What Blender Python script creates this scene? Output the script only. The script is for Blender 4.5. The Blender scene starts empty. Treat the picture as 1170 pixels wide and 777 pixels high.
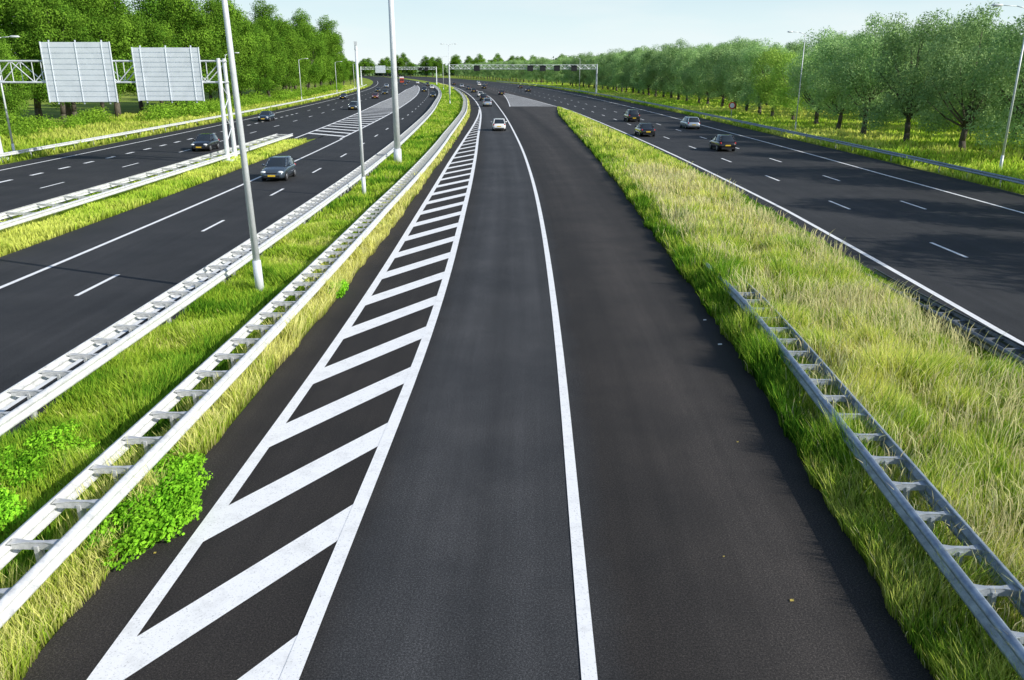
import bpy, math, numpy as np
from mathutils import Vector, Matrix
R=math.radians
rng=np.random.default_rng(7)
scene=bpy.context.scene
col=scene.collection
scene.view_settings.view_transform='Standard'
scene.view_settings.look='None'
scene.view_settings.exposure=0

# ------------------------------------------------------------ helpers
def link(o,parent=None,label=None,category=None,kind=None,group=None):
    col.objects.link(o)
    if parent is not None: o.parent=parent
    if label: o["label"]=label
    if category: o["category"]=category
    if kind: o["kind"]=kind
    if group: o["group"]=group
    return o
def obj(name,me,mat=None,**k):
    o=bpy.data.objects.new(name,me)
    if mat is not None and me is not None and len(me.materials)==0: me.materials.append(mat)
    return link(o,**k)
def np_mesh(name,V,F,colr=None,uv=None,smooth=False):
    V=np.asarray(V,dtype=np.float32); F=np.asarray(F,dtype=np.int32)
    me=bpy.data.meshes.new(name)
    n,k=F.shape
    me.vertices.add(len(V)); me.vertices.foreach_set("co",V.ravel())
    me.loops.add(n*k); me.polygons.add(n)
    me.polygons.foreach_set("loop_start",np.arange(0,n*k,k,dtype=np.int32))
    me.loops.foreach_set("vertex_index",F.ravel())
    me.update(calc_edges=True)
    if smooth: me.polygons.foreach_set("use_smooth",np.ones(n,dtype=bool))
    if colr is not None:
        a=me.color_attributes.new("Col",'FLOAT_COLOR','POINT')
        c=np.ones((len(V),4),dtype=np.float32); c[:,:3]=colr
        a.data.foreach_set("color",c.ravel())
    if uv is not None:
        l=me.uv_layers.new(name="UVMap")
        l.data.foreach_set("uv",np.asarray(uv,dtype=np.float32)[F.ravel()].ravel())
    return me
class MB:
    """mesh builder (mixed polygons)"""
    def __init__(s): s.v=[];s.f=[];s.m=[]
    def add(s,vs,fs,m=0):
        b=len(s.v); s.v+= [tuple(v) for v in vs]; s.f+=[tuple(b+i for i in f) for f in fs]; s.m+=[m]*len(fs)
    def box(s,c,d,m=0,M=None):
        x,y,z=[a/2 for a in d]
        vs=[Vector((sx*x,sy*y,sz*z)) for sz in(-1,1) for sy in(-1,1) for sx in(-1,1)]
        if M is not None: vs=[M@v for v in vs]
        vs=[v+Vector(c) for v in vs]
        s.add(vs,[(0,2,3,1),(4,5,7,6),(0,1,5,4),(2,6,7,3),(0,4,6,2),(1,3,7,5)],m)
    def tube(s,a,b,r1,r2,n=8,m=0,cap=True):
        a=Vector(a);b=Vector(b);d=(b-a)
        if d.length<1e-6:return
        q=d.to_track_quat('Z','Y')
        vs=[]
        for p,r in((a,r1),(b,r2)):
            for i in range(n):
                t=2*math.pi*i/n
                vs.append(p+q@Vector((math.cos(t)*r,math.sin(t)*r,0)))
        fs=[(i,(i+1)%n,n+(i+1)%n,n+i) for i in range(n)]
        if cap: fs+= [tuple(range(n))[::-1],tuple(range(n,2*n))]
        s.add(vs,fs,m)
    def path(s,pts,rs,n=7,m=0):
        for i in range(len(pts)-1): s.tube(pts[i],pts[i+1],rs[i],rs[i+1],n,m)
    def mesh(s,name,mats=None,smooth=False):
        me=bpy.data.meshes.new(name); me.from_pydata(s.v,[],s.f); me.update()
        if mats:
            for mt in mats: me.materials.append(mt)
            me.polygons.foreach_set("material_index",s.m)
        if smooth: me.polygons.foreach_set("use_smooth",[True]*len(s.f))
        return me
def copy_thing(root,loc,rotz=0,scale=None,**props):
    def rec(o,par):
        c=o.copy(); col.objects.link(c)
        if par is not None:
            c.parent=par; c.matrix_parent_inverse=o.matrix_parent_inverse.copy()
        for ch in o.children: rec(ch,c)
        return c
    c=rec(root,None); c.location=loc; c.rotation_euler=(0,0,rotz)
    if scale is not None: c.scale=scale if hasattr(scale,'__len__') else (scale,)*3
    for k,v in props.items(): c[k]=v
    return c
def hermite(tab):
    xs=np.array([t[0] for t in tab],float); ys=np.array([t[1] for t in tab],float)
    d=np.diff(ys)/np.diff(xs); m=np.zeros(len(xs)); m[0]=d[0];m[-1]=d[-1]
    if len(xs)>2:
        h=np.diff(xs); m[1:-1]=(d[:-1]*h[1:]+d[1:]*h[:-1])/(h[1:]+h[:-1])
    def f(z):
        z=np.asarray(z,float); i=np.clip(np.searchsorted(xs,z)-1,0,len(xs)-2)
        h=xs[i+1]-xs[i]; t=(z-xs[i])/h
        r=(2*t**3-3*t**2+1)*ys[i]+(t**3-2*t**2+t)*h*m[i]+(-2*t**3+3*t**2)*ys[i+1]+(t**3-t**2)*h*m[i+1]
        r=np.where(z<xs[0],ys[0]+m[0]*(z-xs[0]),r)
        return np.where(z>xs[-1],ys[-1]+m[-1]*(z-xs[-1]),r)
    return f
def lin(tab):
    xs=[t[0] for t in tab]; ys=[t[1] for t in tab]
    return lambda z: np.interp(z,xs,ys)
# road alignment: a long gentle left-hand bend
C=hermite([(-40,-2.0),(0,-.6),(8,-.42),(20,-.15),(45,0),(70,-.35),(103,-1.4),(145,-3.2),(182,-5.4),(244,-9.8),(293,-14.2),(367,-22),(491,-39),(614,-59),(737,-82),(1000,-140),(1500,-280)])
def P(off,z): return (float(C(z)+off),float(z))
def heading(z): return math.atan2(float(C(z+1)-C(z-1)),2.0)

# ------------------------------------------------------------ materials
def mat(name,base=(.5,.5,.5),rough=.6,metal=0,spec=.5,coat=0):
    m=bpy.data.materials.new(name); m.use_nodes=True
    b=m.node_tree.nodes["Principled BSDF"]
    b.inputs["Base Color"].default_value=(*base,1); b.inputs["Roughness"].default_value=rough
    b.inputs["Metallic"].default_value=metal; b.inputs["Specular IOR Level"].default_value=spec
    b.inputs["Coat Weight"].default_value=coat
    return m
def nodes(m): return m.node_tree.nodes,m.node_tree.links,m.node_tree.nodes["Principled BSDF"]
def ramp(N,stops):
    r=N.new("ShaderNodeValToRGB"); e=r.color_ramp.elements
    while len(e)<len(stops): e.new(.5)
    for i,(p,c) in enumerate(stops): e[i].position=p; e[i].color=(*c,1) if len(c)==3 else c
    return r
def noise(N,L,vec,scale,detail=4,rough=.6):
    n=N.new("ShaderNodeTexNoise"); n.inputs["Scale"].default_value=scale; n.inputs["Detail"].default_value=detail; n.inputs["Roughness"].default_value=rough
    if vec is not None: L.new(vec,n.inputs["Vector"])
    return n
def mix(N,L,a,b,f,mode='MIX'):
    x=N.new("ShaderNodeMix"); x.data_type='RGBA'; x.blend_type=mode
    for s,v in ((6,a),(7,b)):
        if isinstance(v,tuple): x.inputs[s].default_value=(*v,1)
        else: L.new(v,x.inputs[s])
    if isinstance(f,float): x.inputs[0].default_value=f
    else: L.new(f,x.inputs[0])
    return x.outputs[2]
def asphalt(name,stops,lo,hi,amp=1.0):
    """stops: colour across the carriageway; the sheet's U coordinate is metres across, V metres along"""
    m=mat(name,rough=.82,spec=.3); N,L,b=nodes(m)
    tc=N.new("ShaderNodeTexCoord")
    sx=N.new("ShaderNodeSeparateXYZ"); L.new(tc.outputs["UV"],sx.inputs[0])
    wob=noise(N,L,tc.outputs["Object"],.5,4,.65)
    ad=N.new("ShaderNodeMath"); ad.operation='MULTIPLY_ADD'; L.new(wob.outputs[0],ad.inputs[0]); ad.inputs[1].default_value=.8; L.new(sx.outputs[0],ad.inputs[2])
    mr=N.new("ShaderNodeMapRange"); L.new(ad.outputs[0],mr.inputs[0]); mr.inputs[1].default_value=lo+.4; mr.inputs[2].default_value=hi+.4
    r0=ramp(N,stops); L.new(mr.outputs[0],r0.inputs[0])
    mp=N.new("ShaderNodeMapping"); L.new(tc.outputs["UV"],mp.inputs[0]); mp.inputs["Scale"].default_value=(1,.02,1)
    n1=noise(N,L,mp.outputs[0],2.6,4,.6)
    n2=noise(N,L,tc.outputs["Object"],.3,6,.65)
    n3=noise(N,L,tc.outputs["Object"],34,5,.9)
    n4=noise(N,L,tc.outputs["Object"],90,2,.8)
    r1=ramp(N,[(.3,(.84,.84,.84)),(.7,(1.16,1.16,1.16))]); L.new(n1.outputs[0],r1.inputs[0])
    r2=ramp(N,[(.3,(.72,.73,.74)),(.72,(1.30,1.27,1.23))]); L.new(n2.outputs[0],r2.inputs[0])
    r3=ramp(N,[(.36,(.2,.2,.2)),(.5,(.9,.9,.9)),(.64,(3.0,2.95,2.9))]); L.new(n3.outputs[0],r3.inputs[0])
    r4=ramp(N,[(.38,(.3,.3,.3)),(.62,(1.9,1.9,1.9))]); L.new(n4.outputs[0],r4.inputs[0])
    c=mix(N,L,r0.outputs[0],r1.outputs[0],1.0,'MULTIPLY')
    c=mix(N,L,c,r2.outputs[0],1.0,'MULTIPLY')
    c=mix(N,L,c,r3.outputs[0],.85*amp,'MULTIPLY')
    c=mix(N,L,c,r4.outputs[0],.8*amp,'MULTIPLY')
    L.new(c,b.inputs["Base Color"])
    bp=N.new("ShaderNodeBump"); bp.inputs["Strength"].default_value=.5; bp.inputs["Distance"].default_value=.006
    L.new(n3.outputs[0],bp.inputs["Height"]); L.new(bp.outputs[0],b.inputs["Normal"])
    return m
def k(v,t=(1,1,1)): return tuple(v*a for a in t)
BL=(.96,.99,1.07); BR=(1.12,1.0,.93)
M_ramp=asphalt("asphalt_ramp",[(0,k(.034,BR)),(.06,k(.022,BR)),(.22,k(.020,BR)),(.26,k(.032,BL)),(.31,k(.046,BL)),(.36,k(.034,BL)),(.41,k(.044,BL)),(.46,k(.032,BL)),(.50,k(.019,BR)),(.56,k(.025,BR)),(.64,k(.035,BR)),(.70,k(.026,BR)),(.76,k(.019,BR)),(.82,k(.038,BR))],-6,10)
M_road=asphalt("asphalt_road",[(0,k(.026,BL)),(.3,k(.032,BL)),(.5,k(.026,BL)),(.7,k(.032,BL)),(1,k(.028,BL))],-41,32,.8)
M_pale=asphalt("pale_paving",[(0,(.14,.14,.14)),(1,(.17,.17,.17))],-30,20,.6)
def paint_mat():
    m=mat("road_paint",(.8,.8,.8),.6); N,L,b=nodes(m)
    tc=N.new("ShaderNodeTexCoord")
    n=noise(N,L,tc.outputs["Object"],2.2,6,.75)
    n2=noise(N,L,tc.outputs["Object"],34,3,.7)
    r=ramp(N,[(.25,(.68,.68,.67)),(.5,(.88,.88,.88))]); L.new(n.outputs[0],r.inputs[0])
    r2=ramp(N,[(.32,(.45,.45,.45)),(.43,(1,1,1))]); L.new(n2.outputs[0],r2.inputs[0])
    L.new(mix(N,L,r.outputs[0],r2.outputs[0],.7,'MULTIPLY'),b.inputs["Base Color"])
    return m
M_paint=paint_mat()
def ground_mat():
    m=mat("grass_ground",rough=.95,spec=.1); N,L,b=nodes(m)
    tc=N.new("ShaderNodeTexCoord")
    n1=noise(N,L,tc.outputs["Object"],.12,5,.65); n2=noise(N,L,tc.outputs["Object"],3.5,5,.7)
    r1=ramp(N,[(.3,(.15,.25,.03)),(.5,(.26,.35,.05)),(.72,(.44,.47,.11))]); L.new(n1.outputs[0],r1.inputs[0])
    r2=ramp(N,[(.3,(.4,.42,.4)),(.7,(1.35,1.3,1.2))]); L.new(n2.outputs[0],r2.inputs[0])
    L.new(mix(N,L,r1.outputs[0],r2.outputs[0],1.0,'MULTIPLY'),b.inputs["Base Color"])
    bp=N.new("ShaderNodeBump"); bp.inputs["Strength"].default_value=.8; bp.inputs["Distance"].default_value=.08
    L.new(n2.outputs[0],bp.inputs["Height"]); L.new(bp.outputs[0],b.inputs["Normal"])
    return m
M_ground=ground_mat()
def leaf_mat(name,trans=.35,mul=1.0):
    m=bpy.data.materials.new(name); m.use_nodes=True; N=m.node_tree.nodes; L=m.node_tree.links
    N.remove(N["Principled BSDF"]); b=N.new("ShaderNodeBsdfDiffuse")
    at=N.new("ShaderNodeAttribute"); at.attribute_name="Col"
    oi=N.new("ShaderNodeObjectInfo")
    hs=N.new("ShaderNodeHueSaturation"); L.new(at.outputs["Color"],hs.inputs["Color"])
    mr=N.new("ShaderNodeMapRange"); mr.inputs[3].default_value=.85*mul; mr.inputs[4].default_value=1.15*mul
    L.new(oi.outputs["Random"],mr.inputs[0]); L.new(mr.outputs[0],hs.inputs["Value"])
    L.new(hs.outputs[0],b.inputs[0])
    t=N.new("ShaderNodeBsdfTranslucent"); L.new(hs.outputs[0],t.inputs[0])
    ms=N.new("ShaderNodeMixShader"); ms.inputs[0].default_value=trans
    L.new(b.outputs[0],ms.inputs[1]); L.new(t.outputs[0],ms.inputs[2]); L.new(ms.outputs[0],N["Material Output"].inputs[0])
    return m
M_leaf=leaf_mat("foliage",.25); M_grass=leaf_mat("grass_blades",.42)
def bark():
    m=mat("bark",rough=.9,spec=.2); N,L,b=nodes(m); tc=N.new("ShaderNodeTexCoord")
    mp=N.new("ShaderNodeMapping"); L.new(tc.outputs["Object"],mp.inputs[0]); mp.inputs["Scale"].default_value=(1,1,.2)
    n=noise(N,L,mp.outputs[0],9,5,.7); r=ramp(N,[(.3,(.05,.042,.032)),(.7,(.16,.14,.11))]); L.new(n.outputs[0],r.inputs[0]); L.new(r.outputs[0],b.inputs["Base Color"])
    return m
M_bark=bark()
def steel(name,c1,c2,rough=.45,metal=.35,sc=5):
    m=mat(name,rough=rough,metal=metal); N,L,b=nodes(m); tc=N.new("ShaderNodeTexCoord")
    n=noise(N,L,tc.outputs["Object"],sc,5,.7); r=ramp(N,[(.3,c1),(.65,c2)]); L.new(n.outputs[0],r.inputs[0]); L.new(r.outputs[0],b.inputs["Base Color"])
    return m
M_galv=steel("galvanised_steel",(.46,.47,.48),(.78,.79,.80),.5,.15)
M_post=steel("weathered_steel_post",(.34,.35,.36),(.64,.65,.66),.55,.2)
M_galv_shade=steel("shade_tinted_blue_steel",(.15,.19,.26),(.34,.41,.50),.45,.4)  # galvanised beam with its shaded blue-grey side put into the colour
M_post_shade=steel("shade_tinted_steel_post",(.26,.29,.33),(.50,.54,.58),.5,.2)  # post steel darkened in colour to go with the shaded beams
M_galv_deep_shade=steel("shade_darkened_steel",(.05,.06,.08),(.16,.18,.21),.5,.4)  # same beam steel, deeper shade put into the colour
M_post_deep_shade=steel("shade_darkened_steel_post",(.10,.11,.13),(.26,.28,.31),.5,.2)  # post copy with the deeper shade in its colour
M_lamp=steel("painted_lamp_steel",(.60,.63,.66),(.76,.79,.81),.4,.1,2)
M_sign=steel("sign_back_aluminium",(.66,.71,.76),(.78,.83,.88),.5,.05,1.0)
M_black=mat("black_plastic",(.015,.015,.017),.5)
M_glass=mat("car_glass",(.035,.045,.055),.05,.3,1.0)
M_tyre=mat("tyre_rubber",(.018,.018,.018),.85)
M_rim=mat("wheel_rim",(.45,.46,.48),.3,.8)
M_red=mat("tail_light_red",(.45,.01,.01),.2)
M_lens=mat("headlight_lens",(.75,.78,.8),.1)
M_plate=mat("number_plate_yellow",(.75,.5,.03),.5)
M_redpaint=mat("sign_red",(.6,.02,.02),.5); M_white=mat("sign_white",(.8,.8,.8),.5)

# ------------------------------------------------------------ ground & roads
g=[-3500,-1200,-500,-200,-100,-60,-30,0,30,60,100,200,500,1200,3500]
V=[(x,y,-.03) for y in g for x in g]; n=len(g)
F=[(j*n+i,j*n+i+1,(j+1)*n+i+1,(j+1)*n+i) for j in range(n-1) for i in range(n-1)]
obj("ground",np_mesh("ground",V,F),M_ground,label="wide flat grassy ground reaching the horizon",category="ground",kind="structure")
ZS=np.concatenate([np.arange(-40,100,2.),np.arange(100,300,4.),np.arange(300,1400,12.)])
def strip(name,fl,fr,z,m,z0=-40,z1=1400,label="",category="road",add=True):
    Z=np.concatenate([[z0],ZS[(ZS>z0)&(ZS<z1)],[z1]])
    a=fl(Z)+0*Z; b=fr(Z)+0*Z; c=C(Z)
    V=np.stack([np.stack([c+a,Z,0*Z+z],1),np.stack([c+b,Z,0*Z+z],1)],1).reshape(-1,3)
    uv=np.stack([np.stack([a,Z],1),np.stack([b,Z],1)],1).reshape(-1,2)
    kk=len(Z); F=[(2*i,2*i+1,2*i+3,2*i+2) for i in range(kk-1)]
    if not add: return V,F
    return obj(name,np_mesh(name,V,F,uv=uv),m,label=label,category=category,kind="structure")
cst=lambda v: (lambda z: v+0*np.asarray(z,float))
ramp_L=lin([(-40,-5.55),(20,-5.8),(60,-5.8),(90,-5.2),(140,-4.2),(200,-3.6),(1400,-3.6)])
ramp_R=lin([(-40,5.2),(8.2,5.7),(11,5.8),(16.6,6.1),(26,6.35),(38.7,6.6),(65,7.5),(88,8.4),(111,9.4),(140,10.9),(162,13.0),(174,14.5),(1400,14.5)])
rc_L=lin([(-40,12.7),(21,13.3),(44,14.0),(85,14.4),(162,14.5),(1400,14.5)])
rc_R=lin([(-40,30.9),(50,31.2),(110,32.2),(200,34.3),(400,39),(1400,39)])
ml_L=lin([(-40,-20.8),(1400,-20.6)]); ml_R=lin([(-40,-10.1),(60,-10.1),(182,-10.6),(1400,-10.6)])
ol_R=lin([(-40,-25.2),(84,-25.2),(93,-20.6),(1400,-20.6)]); ol_L=lin([(-40,-40.3),(150,-41),(1400,-43)])
strip("road",ramp_L,ramp_R,0,M_ramp,label="dark asphalt slip road joining the motorway")
strip("road",rc_L,rc_R,0,M_road,label="three lane asphalt motorway carriageway")
strip("road",ml_L,ml_R,0,M_road,label="two lane asphalt motorway carriageway")
strip("road",ol_L,ol_R,0,M_road,label="wide asphalt carriageway with diverging lanes")

def quads_obj(name,polys,label):
    V=[];F=[]
    for p in polys:
        b=len(V); V+=[(float(C(z)+o),float(z),.009) for o,z in p]; F.append(tuple(range(b,b+4)))
    return obj(name,np_mesh(name,V,F),M_paint,label=label,category="road marking",kind="structure")
def line(f,w,z0,z1,label):
    f=f if callable(f) else cst(f)
    V,F=strip("x",lambda z:f(z)-w/2,lambda z:f(z)+w/2,.014,None,z0,z1,add=False)
    return obj("road_marking",np_mesh("road_marking",V,F),M_paint,label=label,category="road marking",kind="structure")
def dashes(f,first,period,length,w,z1,label):
    f=f if callable(f) else cst(f); ps=[];z=first
    while z<z1:
        a,b=z-length/2,z+length/2
        ps.append([(f(a)-w/2,a),(f(a)+w/2,a),(f(b)+w/2,b),(f(b)-w/2,b)]); z+=period
    quads_obj("road_marking",ps,label)
solidA=hermite([(-40,1.3),(8,1.38),(20,1.42),(47,1.5),(90,1.6),(145,1.8),(244,3.2),(400,3.4)])
hR=hermite([(-40,-2.3),(8.2,-2.36),(20,-2.3),(47,-2.65),(90,-2.8),(121,-2.5),(165,-1.95),(250,-1.9)])
hL=hermite([(-40,-4.75),(8.2,-4.75),(20,-4.75),(47,-4.95),(70,-4.8),(90,-4.3),(111,-3.6),(160,-2.2),(165,-2.1)])
line(solidA,.2,-30,420,"solid white edge line on dark asphalt")
line(hR,.25,-30,500,"solid white line bounding the hatched area")
line(hL,.25,-30,163,"outer solid white line of the hatched area")
ps=[];zr=15.6-3.45*10
while zr<140:
    zl=zr-3.9; w=1.15/2*(1 if zr<60 else .85)
    ps.append([(float(hL(zl-w)),zl-w),(float(hR(zr-w)),zr-w),(float(hR(zr+w)),zr+w),(float(hL(zl+w)),zl+w)])
    zr+=3.45 if zr<70 else 4.2
quads_obj("road_marking",ps,"white diagonal hatch stripes on asphalt")
line(lin([(-40,13.75),(21,14.25),(44,14.85),(85,15.0),(172,15.0)]),.22,-30,172,"solid white inner edge line of carriageway")
dashes(18.45,33.7-60,12,3,.16,420,"white dashed lane markings"); dashes(22.6,33.7-60,12,3,.16,420,"white dashed lane markings")
dashes(14.8,290,12,3,.16,420,"white dashed lane markings")
dashes(10.5,290,12,3,.16,420,"white dashed lane markings")
line(lin([(-40,27.0),(60,27.2),(110,28),(200,30),(400,34.6),(600,34.6)]),.2,-30,600,"solid white outer edge line of carriageway")
gl=lin([(176,4.6),(285,9.8)]); gr=lin([(176,14.4),(285,10.6)])
strip("pavement",gl,gr,.004,M_pale,176,285,label="pale grey paved wedge where the roads merge",category="paving")
line(gl,.2,176,285,"white line of merging area"); line(gr,.2,176,285,"white line of merging area")
ps=[]; z=180
while z<268:
    ps.append([(gl(z),z),(gr(z+5),z+5),(gr(z+5.8),z+5.8),(gl(z+.8),z+.8)]); z+=6
quads_obj("road_marking",ps,"thin worn white hatching where the roads merge")
line(-17.8,.2,-30,92,"solid white edge line"); dashes(-14.6,29.8-48,11.5,3,.16,500,"white dashed lane markings"); line(-11.15,.18,-30,520,"solid white edge line beside guardrail")
gll=lin([(92,-23.2),(200,-24.6),(330,-23.5),(430,-19)]); glr=lin([(92,-18.0),(330,-18.2),(430,-18)])
strip("pavement",gll,glr,.004,M_pale,170,430,label="pale grey paved gore between carriageways",category="paving")
line(gll,.25,93,430,"white line bounding hatched gore"); line(glr,.25,92,430,"white line bounding hatched gore")
ps=[]; z=95
while z<400:
    e=5; w=1.2
    ps.append([(float(gll(z))+.03,z+e),(float(glr(z))-.03,z),(float(glr(z))-.03,z+w),(float(gll(z))+.03,z+e+w)]); z+=4.6
quads_obj("road_marking",ps,"white diagonal hatching in the gore area")
line(-26.2,.2,-30,90,"solid white edge line"); line(-38.6,.2,-30,600,"solid white outer edge line")
dashes(-30.3,30,12,3,.16,500,"white dashed lane markings"); dashes(-34.6,28,4,1.6,.3,150,"short white block markings"); dashes(-34.6,160,12,3,.16,500,"white dashed lane markings")

# ------------------------------------------------------------ vegetation ground cover
def vn(x,y,s,seed=0):
    x=np.asarray(x)/s; y=np.asarray(y)/s; xi=np.floor(x).astype(int); yi=np.floor(y).astype(int); fx=x-xi; fy=y-yi
    fx=fx*fx*(3-2*fx); fy=fy*fy*(3-2*fy)
    def h(a,b):
        v=np.sin(a*127.1+b*311.7+seed*74.7)*43758.5453; return v-np.floor(v)
    return (h(xi,yi)*(1-fx)+h(xi+1,yi)*fx)*(1-fy)+(h(xi,yi+1)*(1-fx)+h(xi+1,yi+1)*fx)*fy
def blades(X,Y,H,W,Cc,lean=.35,tip=False):
    n=len(X); a=rng.uniform(0,2*np.pi,n)
    wl=2.2*np.pi*vn(X,Y,2.5,33)
    la=np.where(rng.random(n)<.35,wl,rng.uniform(0,2*np.pi,n)); l=H*lean*rng.uniform(.2,1.8,n)
    dx,dy=np.cos(a)*W/2,np.sin(a)*W/2; lx,ly=np.cos(la)*l,np.sin(la)*l
    z0=-.03+0*H
    if tip:
        v=np.stack([np.stack([X-dx*.25,Y-dy*.25,z0],1),np.stack([X+dx*.25,Y+dy*.25,z0],1),
          np.stack([X-dx+lx*.6,Y-dy+ly*.6,H*.85],1),np.stack([X+dx+lx*.6,Y+dy+ly*.6,H*.85],1),
          np.stack([X+lx,Y+ly,H],1)],1).reshape(-1,3)
    else:
        v=np.stack([np.stack([X-dx,Y-dy,z0],1),np.stack([X+dx,Y+dy,z0],1),
          np.stack([X-dx*.8+lx*.35,Y-dy*.8+ly*.35,H*.55],1),np.stack([X+dx*.8+lx*.35,Y+dy*.8+ly*.35,H*.55],1),
          np.stack([X+lx,Y+ly,H],1)],1).reshape(-1,3)
    b=np.arange(n)[:,None]*5
    f=np.concatenate([b+[0,1,3],b+[0,3,2],b+[2,3,4]],1).reshape(-1,3)
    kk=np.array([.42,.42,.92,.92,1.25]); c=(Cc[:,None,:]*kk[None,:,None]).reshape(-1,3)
    return v,f,c
def field(fl,fr,z0,z1,n,hfun,cfun,wk=1.0,tip=False,lean=.35):
    u=rng.random(n); Z=(z0+6)*((z1+6)/(z0+6))**u-6
    a=fl(Z)+0*Z; b=fr(Z)+0*Z; t=rng.random(n); O=a+(b-a)*t; X=C(Z)+O
    keep=b>a+.05; X,Z,O,t=X[keep],Z[keep],O[keep],t[keep]; wd=(b-a)[keep]
    H=hfun(X,Z,O,t,wd)*rng.uniform(.5,1.35,len(X)); W=wk*(.005+.001*Z)*rng.uniform(.6,1.4,len(X))
    return blades(X,Z,H,W,cfun(X,Z,O,t,wd),lean,tip)
def lerp(a,b,t): return np.array(a)[None]*(1-t[:,None])+np.array(b)[None]*t[:,None]
GREEN=(.18,.40,.028); LIME=(.46,.62,.065); YEL=(.80,.82,.20); DRY=(.88,.80,.42); DARK=(.07,.20,.018); RUST=(.64,.46,.22)
def col_med(X,Z,O,t,wd):
    n=vn(X,Z,.8,1)*.38+vn(X,Z,1.9,7)*.36+vn(X,Z,5,2)*.26+rng.normal(0,.15,len(X))
    edge=np.minimum(t,1-t)*wd
    n=n+.20*np.clip((edge-.9)/1.3,-1,.8)+.10*np.clip((Z-20)/60,0,1)
    c=lerp(DARK,GREEN,np.clip((n-.08)/.2,0,1)); c=c+(lerp(LIME,LIME,n)-c)*np.clip((n-.26)/.25,0,1)[:,None]
    c=c+(lerp(YEL,YEL,n)-c)*np.clip((n-.52)/.26,0,1)[:,None]
    r=rng.random(len(X)); dry=vn(X,Z,2.6,17)
    c[(r<.04+.34*np.clip(dry-.55,0,1)/.45)&(n>.45)]=DRY; c[(r>.91)]=DARK
    rp=(vn(X,Z,1.1,9)>.79)&(r<.35)&(r>.2)&(edge>1); c[rp]=RUST
    return c*rng.uniform(.68,1.12,len(X))[:,None]
def h_med(X,Z,O,t,wd):
    e0=t*wd; e1=(1-t)*wd
    return (.24+.95*vn(X,Z,.8,4)*vn(X,Z,3.0,14)**.5)*np.clip(.65+e0*.4,0,1.0)*np.clip(.18+e1*.38,0,1.0)
def h_low(h): return lambda X,Z,O,t,wd: h*(.4+1.2*vn(X,Z,.9,5))
def col_lm(X,Z,O,t,wd):
    n=vn(X,Z,.9,11)*.5+vn(X,Z,3,12)*.45+rng.normal(0,.13,len(X))+.5*np.clip((t-.70)/.2,0,1)+.05
    c=lerp(DARK,GREEN,np.clip((n-.1)/.2,0,1)); l=lerp(LIME,LIME,n); c=c+(l-c)*np.clip((n-.33)/.28,0,1)[:,None]
    y=lerp(YEL,DRY,rng.random(len(X))*.6); c=c+(y-c)*np.clip((n-.76)/.2,0,1)[:,None]
    return c*rng.uniform(.7,1.15,len(X))[:,None]
def col_v(X,Z,O,t,wd):
    n=vn(X,Z,3,21)*.4+vn(X,Z,12,22)*.6+rng.normal(0,.12,len(X))+.2
    c=lerp(GREEN,LIME,np.clip((n-.2)/.3,0,1)); y=lerp(YEL,YEL,n); c=c+(y-c)*np.clip((n-.6)/.25,0,1)[:,None]*.8
    return c*rng.uniform(.85,1.15,len(X))[:,None]
def grass(parts,label):
    V=[];F=[];Cc=[];b=0
    for v,f,c in parts: V.append(v);F.append(f+b);Cc.append(c);b+=len(v)
    obj("grass",np_mesh("grass",np.concatenate(V),np.concatenate(F),np.concatenate(Cc)),M_grass,label=label,category="grass",kind="stuff")
rR=lambda z: ramp_R(z)+.08-.14*vn(z,0*z,1.3,3)-.14*vn(z,0*z,.3,6); rcl=lambda z: rc_L(z)+.02
seed_h=lambda X,Z,O,t,wd: .5+.5*vn(X,Z,2,8)
seed_c=lambda X,Z,O,t,wd: lerp((.88,.88,.42),(.80,.68,.38),rng.random(len(X)))*rng.uniform(.8,1.1,len(X))[:,None]
def rail_c(z): return np.interp(z,[0,8.5,20,33],[6.45,6.75,7.2,7.65])
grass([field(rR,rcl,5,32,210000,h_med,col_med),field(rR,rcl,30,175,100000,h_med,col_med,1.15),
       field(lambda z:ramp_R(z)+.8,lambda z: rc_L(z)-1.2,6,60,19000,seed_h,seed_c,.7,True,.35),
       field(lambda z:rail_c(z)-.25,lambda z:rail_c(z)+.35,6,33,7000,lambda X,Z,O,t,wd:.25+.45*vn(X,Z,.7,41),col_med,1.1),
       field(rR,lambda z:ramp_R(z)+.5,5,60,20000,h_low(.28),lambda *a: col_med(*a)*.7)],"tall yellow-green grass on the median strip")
lmR=lambda z: ramp_L(z)-.08+.2*vn(z,0*z,1.0,13); lmL=lambda z: ml_R(z)+.05
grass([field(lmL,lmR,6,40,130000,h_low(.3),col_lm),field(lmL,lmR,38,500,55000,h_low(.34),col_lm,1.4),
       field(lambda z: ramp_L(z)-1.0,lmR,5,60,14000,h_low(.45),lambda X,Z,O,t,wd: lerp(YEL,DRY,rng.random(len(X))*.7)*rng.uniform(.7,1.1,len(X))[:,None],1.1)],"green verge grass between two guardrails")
grass([field(cst(-25.1),cst(-20.75),20,88,45000,h_low(.3),col_v,1.3)],"green grass strip with guardrail")
grass([field(cst(-60),lambda z: ol_L(z)-.1,40,400,60000,h_low(.45),col_v,1.8)],"grassy roadside bank below the trees")
grass([field(lambda z: rc_R(z)+.1,cst(66),40,500,90000,h_low(.4),lambda *a: np.minimum(col_v(*a)*1.2,.92),1.9)],"meadow grass under the willow row")  # blade colour raised in place of sunlight the willows block

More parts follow.
